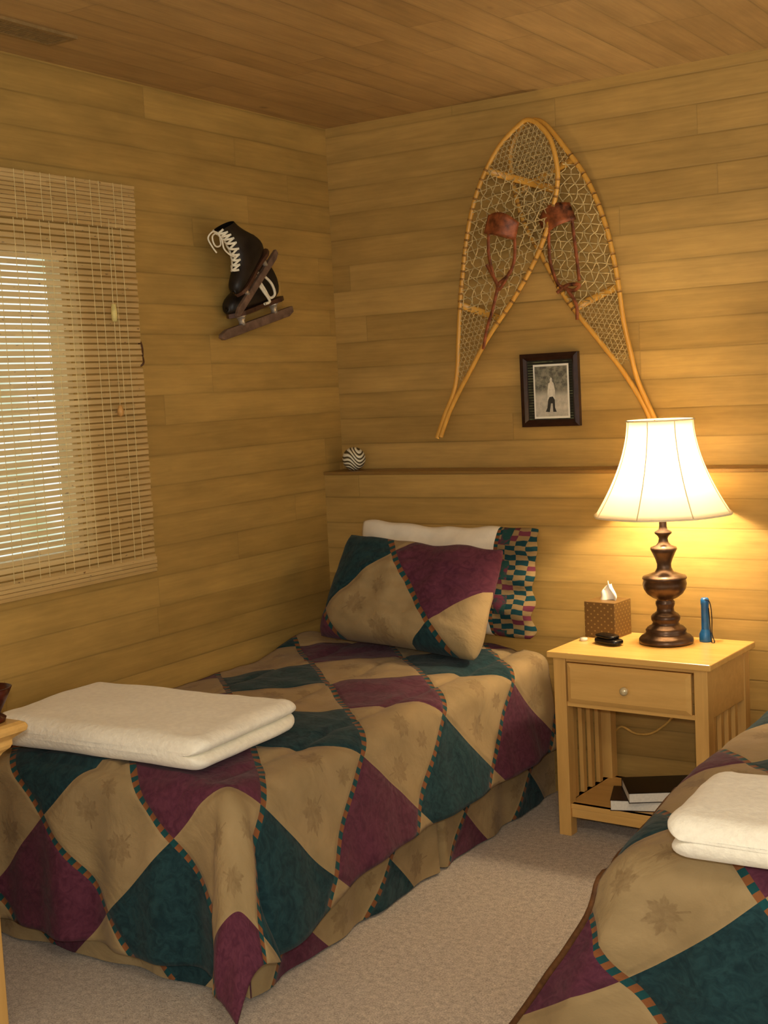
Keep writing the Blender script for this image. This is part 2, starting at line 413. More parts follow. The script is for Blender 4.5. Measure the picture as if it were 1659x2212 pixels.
def skirt(name,pts,z1,root,uvf,pleats=()):
    P=[]
    for a,b_ in zip(pts[:-1],pts[1:]):
        a=Vector(a);b_=Vector(b_);d=(b_-a).length;n=max(2,int(d/.008))
        for i in range(n):
            t=i/n;P.append((a.lerp(b_,t),(b_-a).normalized()))
    P.append((Vector(pts[-1]),(Vector(pts[-1])-Vector(pts[-2])).normalized()))
    vs=[];uvs=[];fs=[];K=12;l=0
    for i,(p,d) in enumerate(P):
        if i: l+=(p-P[i-1][0]).length
        nrm=Vector((d.y,-d.x))
        for k in range(K+1):
            z=z1*(1-k/K)+.008;w=.007*math.sin(l*2*math.pi/.29)*(k/K)+.004*math.sin(l*37)*(k/K)
            for pl in pleats: w+=.05*math.exp(-((l-pl)/.012)**2)*(.3+.7*k/K)
            q=p+nrm*w;vs.append((q.x,q.y,z));uvs.append(uvf(p,z))
    for i in range(len(P)-1):
        for k in range(K):
            a=i*(K+1)+k;fs.append((a,a+1,a+K+2,a+K+1))
    return mk(name,vs,fs,M_quilt,root,True,uvs)
def bedlegs(xs,root):
    for x in xs:
        for y in (-1.78,-.25): box("leg",(x,y,0),(x+.05,y+.05,.12),M_vent,root)
bd=empty("bed",(.48,-1.02,0))
box("mattress",(.04,-1.855,.30),(.905,-.16,.490),M_mattress,bd,bw=.04)
box("box_spring",(.05,-1.83,.12),(.86,-.165,.30),M_mattress,bd,bw=.015)
bedlegs((.09,.80),bd)
TOP=.515
skirt("bed_skirt",[(.940,-.16),(.940,-1.88),(.05,-1.88)],.30,bd,lambda p,z:((p.x+ (.60-z) if p.y>-1.879 else p.x),(-p.y+.12 if p.y>-1.879 else 1.9+(.52-z))),(.80,))
tag(bd,"twin bed with patchwork skirt in the corner under the window","bed","twin beds")
cf,_,_,_=comforter("comforter",.03,.895,.20,1.855,0.0,.350,.475,TOP,(0,0),1)
tag(cf,"patchwork comforter in tan, plum and teal diamonds on the corner bed","comforter","patchwork comforters")
b2=empty("bed",(2.29,-1.02,0))
box("mattress",(1.91,-1.80,.30),(2.72,-.16,.485),M_mattress,b2,bw=.05)
box("box_spring",(1.93,-1.78,.12),(2.70,-.165,.30),M_mattress,b2,bw=.015)
bedlegs((1.95,2.62),b2)
TOP2=.535
skirt("bed_skirt",[(2.75,-.16),(2.75,-1.86),(1.90,-1.86),(1.90,-.16)],.30,b2,lambda p,z:(p.x+.305-( .52-z if abs(p.x-1.90)<.001 else 0),-p.y+.09+(.52-z if p.y<-1.859 else 0)))
tag(b2,"twin bed with patchwork bedding beside the nightstand","bed","twin beds")
cf2,cv,nu,nv=comforter("comforter",1.905,2.72,.20,1.83,.10,.34,.52,TOP2,(.322,.092),2,.0125,.085)
tag(cf2,"patchwork comforter with dark brown bound edge beside the nightstand","comforter","patchwork comforters")
hem=[Vector(cv[j*(nu+1)])+Vector((0,0,-.002)) for j in range(0,nv+1,2)]+[Vector(cv[nv*(nu+1)+i]) for i in range(0,nu+1,2)]
tube("edge_binding",hem,.0075,M_binding,cf2,8,label="dark brown bound edge")

# folded blankets
def blanket(cx,cy,z0,lx,ly,th,rot,label,seed):
    hx=lx/2;t=th/2;prof=[]
    def arc(c,rx,rz,a0,a1,n):
        for i in range(n+1):
            a=math.radians(a0+(a1-a0)*i/n);prof.append((c[0]+rx*math.cos(a),c[1]+rz*math.sin(a)))
    for i in range(14): prof.append((-hx+.03+(lx-.07)*i/14,0.0))
    arc((hx-.040,t*.5),.040,t*.5,-90,72,10)
    prof.append((hx-.055,t*.97))
    prof.append((hx-.055,t*1.03))
    arc((hx-.035,t*1.5),.042,t*.53,-72,90,10)
    for i in range(14): prof.append((hx-.05-(lx-.09)*i/14,th))
    arc((-hx+.03,t),.03,t,90,270,12)
    n=len(prof);vs=[];fs=[];NY=60
    R=Matrix.Rotation(rot,3,'Z')
    for j in range(NY+1):
        f=.5-.5*math.cos(math.pi*j/NY);yy=-ly/2+ly*f
        ed=min(f,1-f)*ly;k=math.sqrt(max(0,1-(1-min(1,ed/(t*1.0)))**2));k=max(k,.03)
        kr=math.sqrt(max(0,1-(1-min(1,ed/.05))**2))
        for (px,pz) in prof:
            x=px-(1-kr)*.035*(1 if px>0 else -1)*min(1,abs(px)/hx)**4
            z=t+(pz-t)*(.12+.88*k if k<1 else 1)
            w=.007*nz(px,yy,5,seed)+.004*nz(px,yy,15,seed+3)
            top=max(0,(z/th-.3))
            z+=w*top*1.4
            x+=.010*nz(yy,pz,7,seed+5)
            yb=yy+.010*nz(px,pz,5,seed+9)
            q=R@Vector((x,yb,max(z,0)))
            vs.append((cx+q.x,cy+q.y,z0+q.z))
    for j in range(NY):
        for i in range(n):
            i2=(i+1)%n;fs.append((j*n+i,j*n+i2,(j+1)*n+i2,(j+1)*n+i))
    fs.append(tuple(reversed(range(n))));fs.append(tuple(NY*n+i for i in range(n)))
    o=mk("folded_blanket",vs,fs,M_fleece,None,True)
    return tag(o,label,"blanket","folded cream blankets")
blanket(.445,-1.655,.538,.72,.45,.088,math.radians(2),"folded cream fleece blanket across the foot of the corner bed",1.0)
blanket(2.390,-1.780,.553,.74,.35,.080,math.radians(182),"folded cream fleece blanket on the bed beside the nightstand",9.0)

# pillows
def pillow(c,w,h,t,rx,rz,roll,uvf,seed,ruf=0,pin=.05):
    R=Matrix.Rotation(rz,3,'Z')@Matrix.Rotation(rx,3,'X')@Matrix.Rotation(roll,3,'Z')
    N=48;vs=[];uvs=[];fs=[]
    for side in (1,-1):
        for j in range(N+1):
            for i in range(N+1):
                u=-1+2*i/N;v_=-1+2*j/N
                k=((1-abs(u)**3.2)*(1-abs(v_)**3.2));k=max(k,0)**.5
                rc=1-.045*(abs(u)*abs(v_))**6
                x=w/2*u*(1-pin*(1-v_*v_))*rc;y=h/2*v_*(1-.07*(1-u*u))*rc
                if ruf and u>.55: x+=ruf*math.sin(v_*13)*(u-.55)/.45
                z=side*(t/2*k*(1-.28*v_)+.016*nz(u,v_*.7,2.6,seed+side)*k+.009*nz(u,v_,6,seed)*k+.002)
                if ruf and u>.5: z+=.012*math.sin(v_*11+1)*(u-.5)/.5
                y-=.012*nz(u,0,3,seed+7)*(1 if v_>0 else 0)*abs(v_)
                p=R@Vector((x,y,z));vs.append(Vector(c)+p);uvs.append(uvf(x,y))
    n1=(N+1)*(N+1)
    for sd in (0,1):
        for j in range(N):
            for i in range(N):
                a=sd*n1+j*(N+1)+i;f=(a,a+1,a+N+2,a+N+1);fs.append(f if sd==0 else f[::-1])
    B=[i for i in range(N+1)]+[j*(N+1)+N for j in range(1,N+1)]+[N*(N+1)+i for i in range(N-1,-1,-1)]+[j*(N+1) for j in range(N-1,0,-1)]
    for a,b_ in zip(B,B[1:]+B[:1]): fs.append((a,a+n1,b_+n1,b_))
    return vs,fs,uvs,R
c=(.555,-.205,.760)
vs,fs,uvs,R=pillow(c,.745,.395,.11,math.radians(82),0,math.radians(-1.5),lambda x,y:(x,y),3.0,.007)
root=empty("pillow",(c[0],c[1],.55))
fa=[];fb=[]
for f in fs:
    cx=sum(uvs[i][0] for i in f)/len(f);(fb if cx>.215 else fa).append(f)
def sub(name,fl,mat,uvfn):
    used=sorted({i for f in fl for i in f});mp={a:k for k,a in enumerate(used)}
    return mk(name,[vs[i] for i in used],[tuple(mp[i] for i in f) for f in fl],mat,root,True,[uvfn(uvs[i]) for i in used])
sub("pillowcase",fa,M_cream,lambda q:q);sub("patterned_cuff",fb,M_cuff,lambda q:(q[0]-.215,q[1]+.5))["label"]="teal and tan patchwork cuff"
tag(root,"cream pillow with teal and plum patchwork cuff against the wall","pillow")
vs,fs,uvs,R=pillow((.525,-.400,.730),.67,.405,.20,math.radians(62),math.radians(-2),math.radians(-3.5),lambda x,y:(.53+(x+.065)*.94,.04-(y-.125)*.94),6.0,0,.03)
o=mk("pillow",vs,fs,M_quilt,None,True,uvs);tag(o,"patchwork sham pillow with teal, plum and tan leaf print","pillow")

# ------------------------------------------------------------------ nightstand
ang=math.radians(-3);ca,sa=math.cos(ang),math.sin(ang);NS=Vector((1.105,-.535,0))
def T(v): return Vector((NS.x+v.x*ca-v.y*sa,NS.y+v.x*sa+v.y*ca,v.z))
W_,D_,ZT=.540,.375,.596
ns=empty("nightstand",T(Vector((W_/2,D_/2,0))))
box("top",(0,0,ZT-.020),(W_,D_,ZT),M_pineTop,ns,T,.004)
lg=.042;ix=.016;iy=.014
for a in (ix,W_-ix-lg):
    for b_ in (iy,D_-iy-lg):
        box("leg",(a,b_,0),(a+lg,b_+lg,ZT-.020),M_pineZ,ns,T,.002)
za=ZT-.020-.155
for a,b_ in (((ix+.004,iy+lg,za),(ix+.024,D_-iy-lg,ZT-.02)),((W_-ix-.024,iy+lg,za),(W_-ix-.004,D_-iy-lg,ZT-.02)),((ix+lg,D_-iy-.03,za),(W_-ix-lg,D_-iy-.012,ZT-.02))):
    box("apron",a,b_,M_pineX,ns,T,.0015)
for a,b_ in (((ix+lg,iy+.006,za),(W_-ix-lg,iy+.024,za+.016)),((ix+lg,iy+.006,ZT-.032),(W_-ix-lg,iy+.024,ZT-.02))):
    box("front_rail",a,b_,M_pineX,ns,T,.0015)
doff=T(Vector((W_/2,.02,za+.075)))
dr=empty("drawer",doff);dr.parent=ns;dr.location=dr.location-ns.location
def mkd(name,vs,fs,mat,par,off):
    me=bpy.data.meshes.new(name);me.from_pydata([tuple(Vector(v)-off) for v in vs],[],fs);me.materials.append(mat)
    o=bpy.data.objects.new(name,me);COL.objects.link(o);o.parent=par;return o
x0,x1,z0,z1=ix+lg+.008,W_-ix-lg-.008,za+.016,ZT-.034
P=[(x0,.016,z0),(x1,.016,z0),(x1,.016,z1),(x0,.016,z1),(x0,.008,z0),(x1,.008,z0),(x1,.008,z1),(x0,.008,z1),
   (x0+.014,.000,z0+.014),(x1-.014,.000,z0+.014),(x1-.014,.000,z1-.014),(x0+.014,.000,z1-.014)]
P=[(a,b_+.004,z) for a,b_,z in P]
F=[(0,1,5,4),(1,2,6,5),(2,3,7,6),(3,0,4,7),(4,5,9,8),(5,6,10,9),(6,7,11,10),(7,4,8,11),(8,9,10,11),(0,3,2,1)]
mkd("drawer_front",[T(Vector(p)) for p in P],F,M_pineX,dr,doff)
vs,fs=lathe_geo([(0,.030),(.008,.029),(.013,.024),(.013,.018),(.006,.012),(.006,0)],T(Vector((W_/2,.005,za+.075))),24,(T(Vector((0,-1,0)))-T(Vector((0,0,0)))))
M_knob=plain("clear_knob",lin(225,205,160),.15,.2,.8)
o=mkd("knob",vs,fs,M_knob,dr,doff);o["label"]="small round pale knob"
for p_ in o.data.polygons:p_.use_smooth=True
box("shelf",(ix+.006,iy+.008,.088),(W_-ix-.006,D_-iy-.008,.104),M_pineX,ns,T,.002)
for a,b_ in (((ix+lg,iy+.010,.060),(W_-ix-lg,iy+.028,.104)),((ix+lg,D_-iy-.028,.060),(W_-ix-lg,D_-iy-.01,.104)),((ix+.01,iy+lg,.060),(ix+.03,D_-iy-lg,.104)),((W_-ix-.03,iy+lg,.060),(W_-ix-.01,D_-iy-lg,.104))):
    box("shelf_rail",a,b_,M_pineX,ns,T,.0015)
for xx in (ix+.012,W_-ix-.026):
    for k in range(4):
        yy=iy+lg+.030+k*.058
        box("slat",(xx,yy,.104),(xx+.014,yy+.022,za),M_pineZ,ns,T,.001)
tag(ns,"light pine nightstand with drawer, slatted sides and low shelf","nightstand")

# ------------------------------------------------------------------ lamp
LC=Vector((1.410,-.290,ZT+.0005))
lp=empty("table_lamp",LC)
nb=NT("antique_bronze");nzv=nb.noise(nb.obj(),18,4);M_bronze=nb.fin(nb.mix(nb.ramp(nzv,.35,.7,0,1),lin(62,44,34),lin(104,80,60)),.30,.7,.5)
prof=[(0,0),(.084,0),(.086,.006),(.085,.014),(.078,.022),(.066,.028),(.062,.036),(.064,.042),(.058,.050),(.044,.058),(.040,.066),(.045,.074),(.046,.084),(.040,.092),(.028,.100),(.026,.112),(.030,.124),(.030,.132),(.024,.138),(.040,.146),(.056,.158),(.066,.174),(.069,.190),(.066,.203),(.070,.207),(.068,.213),(.048,.220),(.030,.227),(.023,.240),(.022,.252),(.027,.268),(.036,.288),(.042,.300),(.040,.306),(.024,.312),(.016,.322),(.014,.334),(.018,.342),(.027,.350),(.027,.355),(.014,.362),(.012,.372),(.012,.41)]
lathe("base",prof,LC,M_bronze,lp,64,label="turned dark bronze base")
lathe("socket",[(.012,.41),(.018,.413),(.018,.45),(.014,.46),(0,.46)],LC,M_bronze,lp,32)
ns_=NT("lamp_shade_fabric")
tr=ns_.new('ShaderNodeBsdfTranslucent');tr.inputs[0].default_value=(1,.93,.77,1)
df=ns_.new('ShaderNodeBsdfDiffuse');df.inputs[0].default_value=(.94,.88,.74,1)
mx=ns_.new('ShaderNodeMixShader');mx.inputs[0].default_value=.42
ns_.t.links.new(df.outputs[0],mx.inputs[1]);ns_.t.links.new(tr.outputs[0],mx.inputs[2]);ns_.t.links.new(mx.outputs[0],ns_.o.inputs[0])
M_shade=ns_.mat
SB,SH=.412,.295
def shade_r(t): return .105+(.218-.105)*((1-t)**1.75)
seg=8;vs=[];fs=[];NS_=96;NR=20
for j in range(NR+1):
    t=j/NR
    for i in range(NS_):
        a=2*math.pi*i/NS_;ph=(a*seg/(2*math.pi))%1;sc_=1-.035*math.sin(math.pi*ph)*(1-.4*t)
        r=shade_r(t)*sc_;vs.append(LC+Vector((r*math.cos(a),r*math.sin(a),SB+SH*t)))
for j in range(NR):
    for i in range(NS_):
        i2=(i+1)%NS_;fs.append((j*NS_+i,j*NS_+i2,(j+1)*NS_+i2,(j+1)*NS_+i))
o=mk("lamp_shade",vs,fs,M_shade,lp,True,label="glowing cream bell-shaped panelled shade");sm=o.modifiers.new("s",'SOLIDIFY');sm.thickness=.0012
M_trim=plain("shade_trim",lin(248,232,194),.8,var=.04)
vs=[];fs=[]
for t,rr in ((0,.0028),(1,.0028)):
    tube_geo([LC+Vector(((shade_r(t)*(1-.035*math.sin(math.pi*((i*seg/96)%1))*(1-.4*t))+.001)*math.cos(2*math.pi*i/96),(shade_r(t)*(1-.035*math.sin(math.pi*((i*seg/96)%1))*(1-.4*t))+.001)*math.sin(2*math.pi*i/96),SB+SH*t)) for i in range(96)],rr,6,True,vs,fs,up=Vector((0,0,1)))
for k in range(seg):
    a=2*math.pi*k/seg;tube_geo([LC+Vector(((shade_r(j/12)+.0008)*math.cos(a),(shade_r(j/12)+.0008)*math.sin(a),SB+SH*j/12)) for j in range(13)],.0018,6,False,vs,fs)
mk("shade_trim",vs,fs,M_trim,lp,True)
vs=[];fs=[]
for k in range(3):
    a=2*math.pi*k/3;tube_geo([LC+Vector((0,0,SB+SH-.02)),LC+Vector((.103*math.cos(a),.103*math.sin(a),SB+SH-.004))],.0015,6,False,vs,fs)
for s_ in (1,-1): tube_geo([LC+Vector((s_*x,0,z)) for x,z in ((.012,.42),(.05,.46),(.055,.55),(.03,.66),(0,.690))],.0018,6,False,vs,fs)
mk("harp",vs,fs,M_vent,lp,True)
tag(lp,"lit table lamp, dark bronze turned base, cream bell shade","lamp")
pc=tube("power_cord",catmull([(1.400,-.160,.395),(1.385,-.165,.34),(1.365,-.170,.305),(1.31,-.175,.262),(1.25,-.172,.252),(1.20,-.168,.27),(1.17,-.160,.25)],8),.0040,plain("lamp_cord",lin(226,178,92),.35),None,6,up=Vector((0,0,1)))
tag(pc,"thin golden lamp cord hanging along the wall behind the nightstand","power cord")
bl_=bpy.data.lights.new("lamp_bulb_light",'POINT');bl_.energy=18;bl_.color=(1,.81,.55);bl_.shadow_soft_size=.035
blo=bpy.data.objects.new("lamp_bulb_light",bl_);blo.location=LC+Vector((0,0,.54));COL.objects.link(blo)

# tissue box
tb=empty("tissue_box",(1.190,-.235,ZT+.0005))
def tmat():
    n=NT("patterned_tissue_box");p=n.sep(n.obj())
    a=n.m('FRACT',n.m('MULTIPLY',n.m('ADD',n.m('ADD',p[0],p[1]),p[2]),45.0));b_=n.m('FRACT',n.m('MULTIPLY',n.m('SUBTRACT',n.m('ADD',p[0],p[1]),p[2]),45.0))
    da=n.m('ABSOLUTE',n.m('SUBTRACT',a,.5));db=n.m('ABSOLUTE',n.m('SUBTRACT',b_,.5))
    f=n.m('LESS_THAN',n.m('ADD',n.m('MULTIPLY',da,da),n.m('MULTIPLY',db,db)),.03)
    return n.fin(n.mix(f,lin(108,80,40),lin(150,122,70)),.5)
Rt=Matrix.Rotation(math.radians(-6),3,'Z')
def TT(v): return Rt@v+Vector(tb.location)
box("carton",(-.056,-.056,0),(.056,.056,.118),tmat(),tb,TT,.002,label="brown patterned cardboard cube carton")
vs=[];fs=[];N=12
for i in range(N+1):
    for j in range(N+1):
        u=i/N*2-1;t=j/N
        w_=.034*(1-.25*t)*(1-.7*t**3);x=u*w_+.012*t*t+.008*math.sin(t*5)
        y=.010*math.sin(u*4+t*3)*(1-.3*t)+.004*t
        z=.112+.068*t*(1-.25*abs(u-.3*t))+.004*math.sin(u*7)
        vs.append(TT(Vector((x,y,z))))
for i in range(N):
    for j in range(N): a=i*(N+1)+j;fs.append((a,a+1,a+N+2,a+N+1))
o=mk("tissue",vs,fs,plain("white_tissue",lin(250,242,226),.9,var=.03),tb,True,label="white tissue sticking up");o.modifiers.new("s",'SOLIDIFY').thickness=.0015
tag(tb,"brown patterned cube tissue box with white tissue on the nightstand","tissue box")
bk=empty("eyeglass_case",(1.250,-.375,ZT))
M_blk=plain("black_plastic",lin(24,20,18),.25,var=.2)
def rbox(cx,cy,cz,sx,sy,sz,rz,p=3.5,n=14):
    vs=[];fs=[];R=Matrix.Rotation(rz,3,'Z')
    def sg(v,e): return math.copysign(abs(v)**e,v)
    for j in range(n+1):
        ph=-math.pi/2+math.pi*j/n
        for i in range(n*2):
            th=math.pi*i/n;e=2/p
            v=Vector((sx/2*sg(math.cos(ph),e)*sg(math.cos(th),e),sy/2*sg(math.cos(ph),e)*sg(math.sin(th),e),sz/2*sg(math.sin(ph),e)))
            vs.append(R@v+Vector((cx,cy,cz)))
    for j in range(n):
        for i in range(n*2):
            i2=(i+1)%(n*2);fs.append((j*2*n+i,j*2*n+i2,(j+1)*2*n+i2,(j+1)*2*n+i))
    return vs,fs
vs,fs=rbox(1.250,-.375,ZT+.0115,.10,.055,.020,math.radians(-22));mk("lower_shell",vs,fs,M_blk,bk,True)
vs,fs=rbox(1.243,-.370,ZT+.026,.085,.048,.014,math.radians(-26));mk("lid",vs,fs,M_blk,bk,True)
tag(bk,"small glossy black case lying on the nightstand","case")
o=lathe("button_disc",[(0,0),(.011,0),(.013,.003),(.012,.009),(0,.011)],(1.150,-.345,ZT),plain("white_plastic",lin(225,215,195),.4),None,24);tag(o,"tiny round white plastic disc on the nightstand corner","small item")
M_blue=plain("blue_plastic",lin(30,100,160),.3,var=.15,spec=.5)
fc=Vector((1.520,-.235,ZT));fl=empty("flashlight",fc)
lathe("head",[(0,0),(.019,0),(.020,.006),(.020,.024),(.014,.036),(.0125,.040)],fc,M_blue,fl,32)
lathe("body",[(.0125,.040),(.0125,.118),(.0135,.120),(.0135,.134),(.010,.140),(0,.141)],fc,M_blue,fl,32)
tube("lanyard",catmull([fc+Vector((.004,-.012,.136)),fc+Vector((.020,-.012,.128)),fc+Vector((.026,-.013,.08)),fc+Vector((.026,-.015,.03)),fc+Vector((.034,-.017,.004)),fc+Vector((.026,-.02,.003)),fc+Vector((.021,-.015,.04)),fc+Vector((.016,-.012,.11))],6),.0016,M_blk,fl,6,label="black wrist lanyard")
tag(fl,"blue plastic flashlight standing on its head on the nightstand","flashlight")
M_page=plain("paper_pages",lin(240,234,220),.8,var=.05,scale=150);M_bc=plain("black_book_cover",lin(26,20,22),.3,var=.3,scale=6);M_bc2=plain("dark_brown_book_cover",lin(56,34,28),.35,var=.3,scale=9)
def book(cx,cy,z,w,d,t,rot,mat,label):
    r=empty("book",(cx,cy,z));R=Matrix.Rotation(rot,3,'Z')
    f=lambda v:R@v+Vector((cx,cy,z))
    box("pages",(-w/2+.004,-d/2+.002,.002),(w/2-.002,d/2-.002,t-.002),M_page,r,f)
    P=[(w/2,0),(w/2,.002),(-w/2+.003,.002),(-w/2+.003,t-.002),(w/2,t-.002),(w/2,t),(-w/2,t),(-w/2,0)]
    vs=[f(Vector((a,-d/2,b_))) for a,b_ in P]+[f(Vector((a,d/2,b_))) for a,b_ in P]
    fs=[(i,(i+1)%8,8+(i+1)%8,8+i) for i in range(8)]+[(0,7,2,1),(7,6,3,2),(6,5,4,3),(8,9,10,15),(15,10,11,14),(14,11,12,13)]
    mk("cover",vs,fs,mat,r);tag(r,label,"book","paperbacks on the nightstand shelf")
Z=.1045
book(1.370,-.432,Z,.145,.19,.034,math.radians(-72),M_bc2,"thick paperback with dark brown cover on the nightstand shelf")
book(1.425,-.412,Z+.0345,.165,.225,.032,math.radians(-60),M_bc,"black paperback lying across another book on the nightstand shelf")

# ------------------------------------------------------------------ picture frame
pf=empty("picture_frame",(.907,-.012,1.282))
M_fr=plain("dark_brown_frame",lin(52,30,20),.3,var=.2)
X0,X1,Z0,Z1=.796,1.018,1.282,1.539;t_=.024
vs=[];fs=[]
for (a,c_,e,g,y) in ((X0,X1,Z0,Z1,-.001),(X0,X1,Z0,Z1,-.020),(X0+t_*.6,X1-t_*.6,Z0+t_*.6,Z1-t_*.6,-.024),(X0+t_,X1-t_,Z0+t_,Z1-t_,-.014),(X0+t_,X1-t_,Z0+t_,Z1-t_,-.001)):
    vs+=[(a,y,e),(c_,y,e),(c_,y,g),(a,y,g)]
for j in range(4):
    for i in range(4):
        i2=(i+1)%4;fs.append((j*4+i,j*4+i2,(j+1)*4+i2,(j+1)*4+i))
mk("frame",vs,fs,M_fr,pf)
n=NT("dark_mat_painted_reflection");p=n.sep(n.obj());st=n.m('GREATER_THAN',n.m('FRACT',n.m('MULTIPLY',p[2],105.0)),.62);blob=n.noise(n.obj(),22,2)  # greenish stripes paint the blind's reflection in the glass into the mat colour
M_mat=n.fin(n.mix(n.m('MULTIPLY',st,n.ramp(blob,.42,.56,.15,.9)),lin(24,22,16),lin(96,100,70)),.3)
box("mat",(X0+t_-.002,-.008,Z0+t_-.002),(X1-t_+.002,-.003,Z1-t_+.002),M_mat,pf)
px0,px1,pz0,pz1=.842,.978,1.310,1.500
box("print_border",(px0,-.0095,pz0),(px1,-.008,pz1),plain("print_white",lin(232,228,215),.5,var=.02),pf)
n=NT("snow_scene_print");p=n.sep(n.obj());k=n.noise(n.obj(),40,4,.7)
sn=n.mix(n.ramp(k,.3,.7,0,1),lin(165,160,146),lin(205,198,182));trs=n.mix(n.ramp(k,.4,.6,0,1),lin(86,84,74),lin(140,137,120))
M_pr=n.fin(n.mix(n.sstep(n.m('ADD',p[2],n.m('MULTIPLY',k,.03)),.115,.15),sn,trs),.3)
box("print",(px0+.006,-.0102,pz0+.007),(px1-.006,-.0095,pz1-.007),M_pr,pf)
def poly(name,pts,y,mat,root):
    N=len(pts);vs=[(a,y,c_) for a,c_ in pts]+[(a,y+.0006,c_) for a,c_ in pts]
    fs=[tuple(reversed(range(N))),tuple(range(N,2*N))]+[(i,(i+1)%N,N+(i+1)%N,N+i) for i in range(N)]
    return mk(name,vs,fs,mat,root)
def F2(x,z): return (.910+x*.070,1.330+z*.125)
coat=[F2(*q) for q in ((-.22,.35),(-.2,.62),(-.14,.82),(-.05,.86),(-.06,.93),(0,.99),(.07,.95),(.07,.87),(.14,.82),(.2,.62),(.2,.36),(.05,.33))]
poly("printed_coat",coat,-.0110,plain("print_light",lin(220,214,198),.4,var=.15),pf)
legs=[F2(*q) for q in ((-.18,.36),(-.24,.14),(-.34,.03),(-.12,.02),(-.04,.26),(.06,.26),(.08,.02),(.26,.02),(.18,.14),(.18,.36),(.08,.45),(-.1,.44))]
poly("printed_trousers",legs,-.0113,plain("print_dark",lin(54,52,46),.4),pf)
tag(pf,"small dark-framed black-and-white print of a person in snow","picture frame")

# ball on ledge
n=NT("banded_ball");p=n.sep(n.obj())
ph=n.m('ADD',n.m('MULTIPLY',n.m('ADD',p[2],n.m('MULTIPLY',p[0],.5)),400.0),n.m('MULTIPLY',n.m('SINE',n.m('ADD',n.m('MULTIPLY',p[0],70.0),n.m('MULTIPLY',p[1],50.0))),4.5))
sv=n.m('SINE',ph);n.bump(sv,.5,.003)
M_ball=n.fin(n.mix(n.sstep(sv,-.35,.0),lin(84,72,46),lin(232,224,196)),.45)
vs,fs=lathe_geo([(max(.0001,.0445*math.sin(math.pi*j/28)),.0445-.0445*math.cos(math.pi*j/28)) for j in range(29)],(.098,-.066,1.1375),40)
tag(mk("decorative_ball",vs,fs,M_ball,None,True),"small cream and brown banded decorative ball on the wall ledge","ball")

# ------------------------------------------------------------------ snowshoes
M_ash=wood("bent_ash",lin(200,143,54),lin(222,168,76),2,.35)
M_raw=plain("rawhide",lin(206,180,124),.5,var=.2,scale=80)
M_raw2=plain("rawhide_lashing",lin(168,122,60),.5,var=.3,scale=80)
M_lea=plain("red_brown_leather",lin(150,82,44),.45,var=.45,scale=25,bump=.3)
def clip_lines(poly_,ang_,sp,zlo,zhi,ax,off=0.0):
    d=ax*math.cos(ang_)+Vector((ax.y,-ax.x))*math.sin(ang_);nrm=Vector((-d.y,d.x));out=[]
    ks=[Vector(p).dot(nrm) for p in poly_];k=min(ks)+off
    while k<max(ks):
        ts=[];N_=len(poly_)
        for i in range(N_):
            a=Vector(poly_[i]);b_=Vector(poly_[(i+1)%N_]);ka=a.dot(nrm)-k;kb=b_.dot(nrm)-k
            if ka*kb<0: ts.append((a+(b_-a)*(ka/(ka-kb))).dot(d))
        ts.sort()
        for a,b_ in zip(ts[::2],ts[1::2]):
            p0=nrm*k+d*a;p1=nrm*k+d*b_;s0=p0.dot(ax);s1_=p1.dot(ax)
            if abs(s1_-s0)<1e-6:
                if zlo<s0<zhi: out.append((p0,p1))
                continue
            t0=(zlo-s0)/(s1_-s0);t1=(zhi-s0)/(s1_-s0)
            if t0>t1:t0,t1=t1,t0
            t0=max(0,t0);t1=min(1,t1)
            if t1-t0>.02: out.append((p0.lerp(p1,t0),p0.lerp(p1,t1)))
        k+=sp
    return out
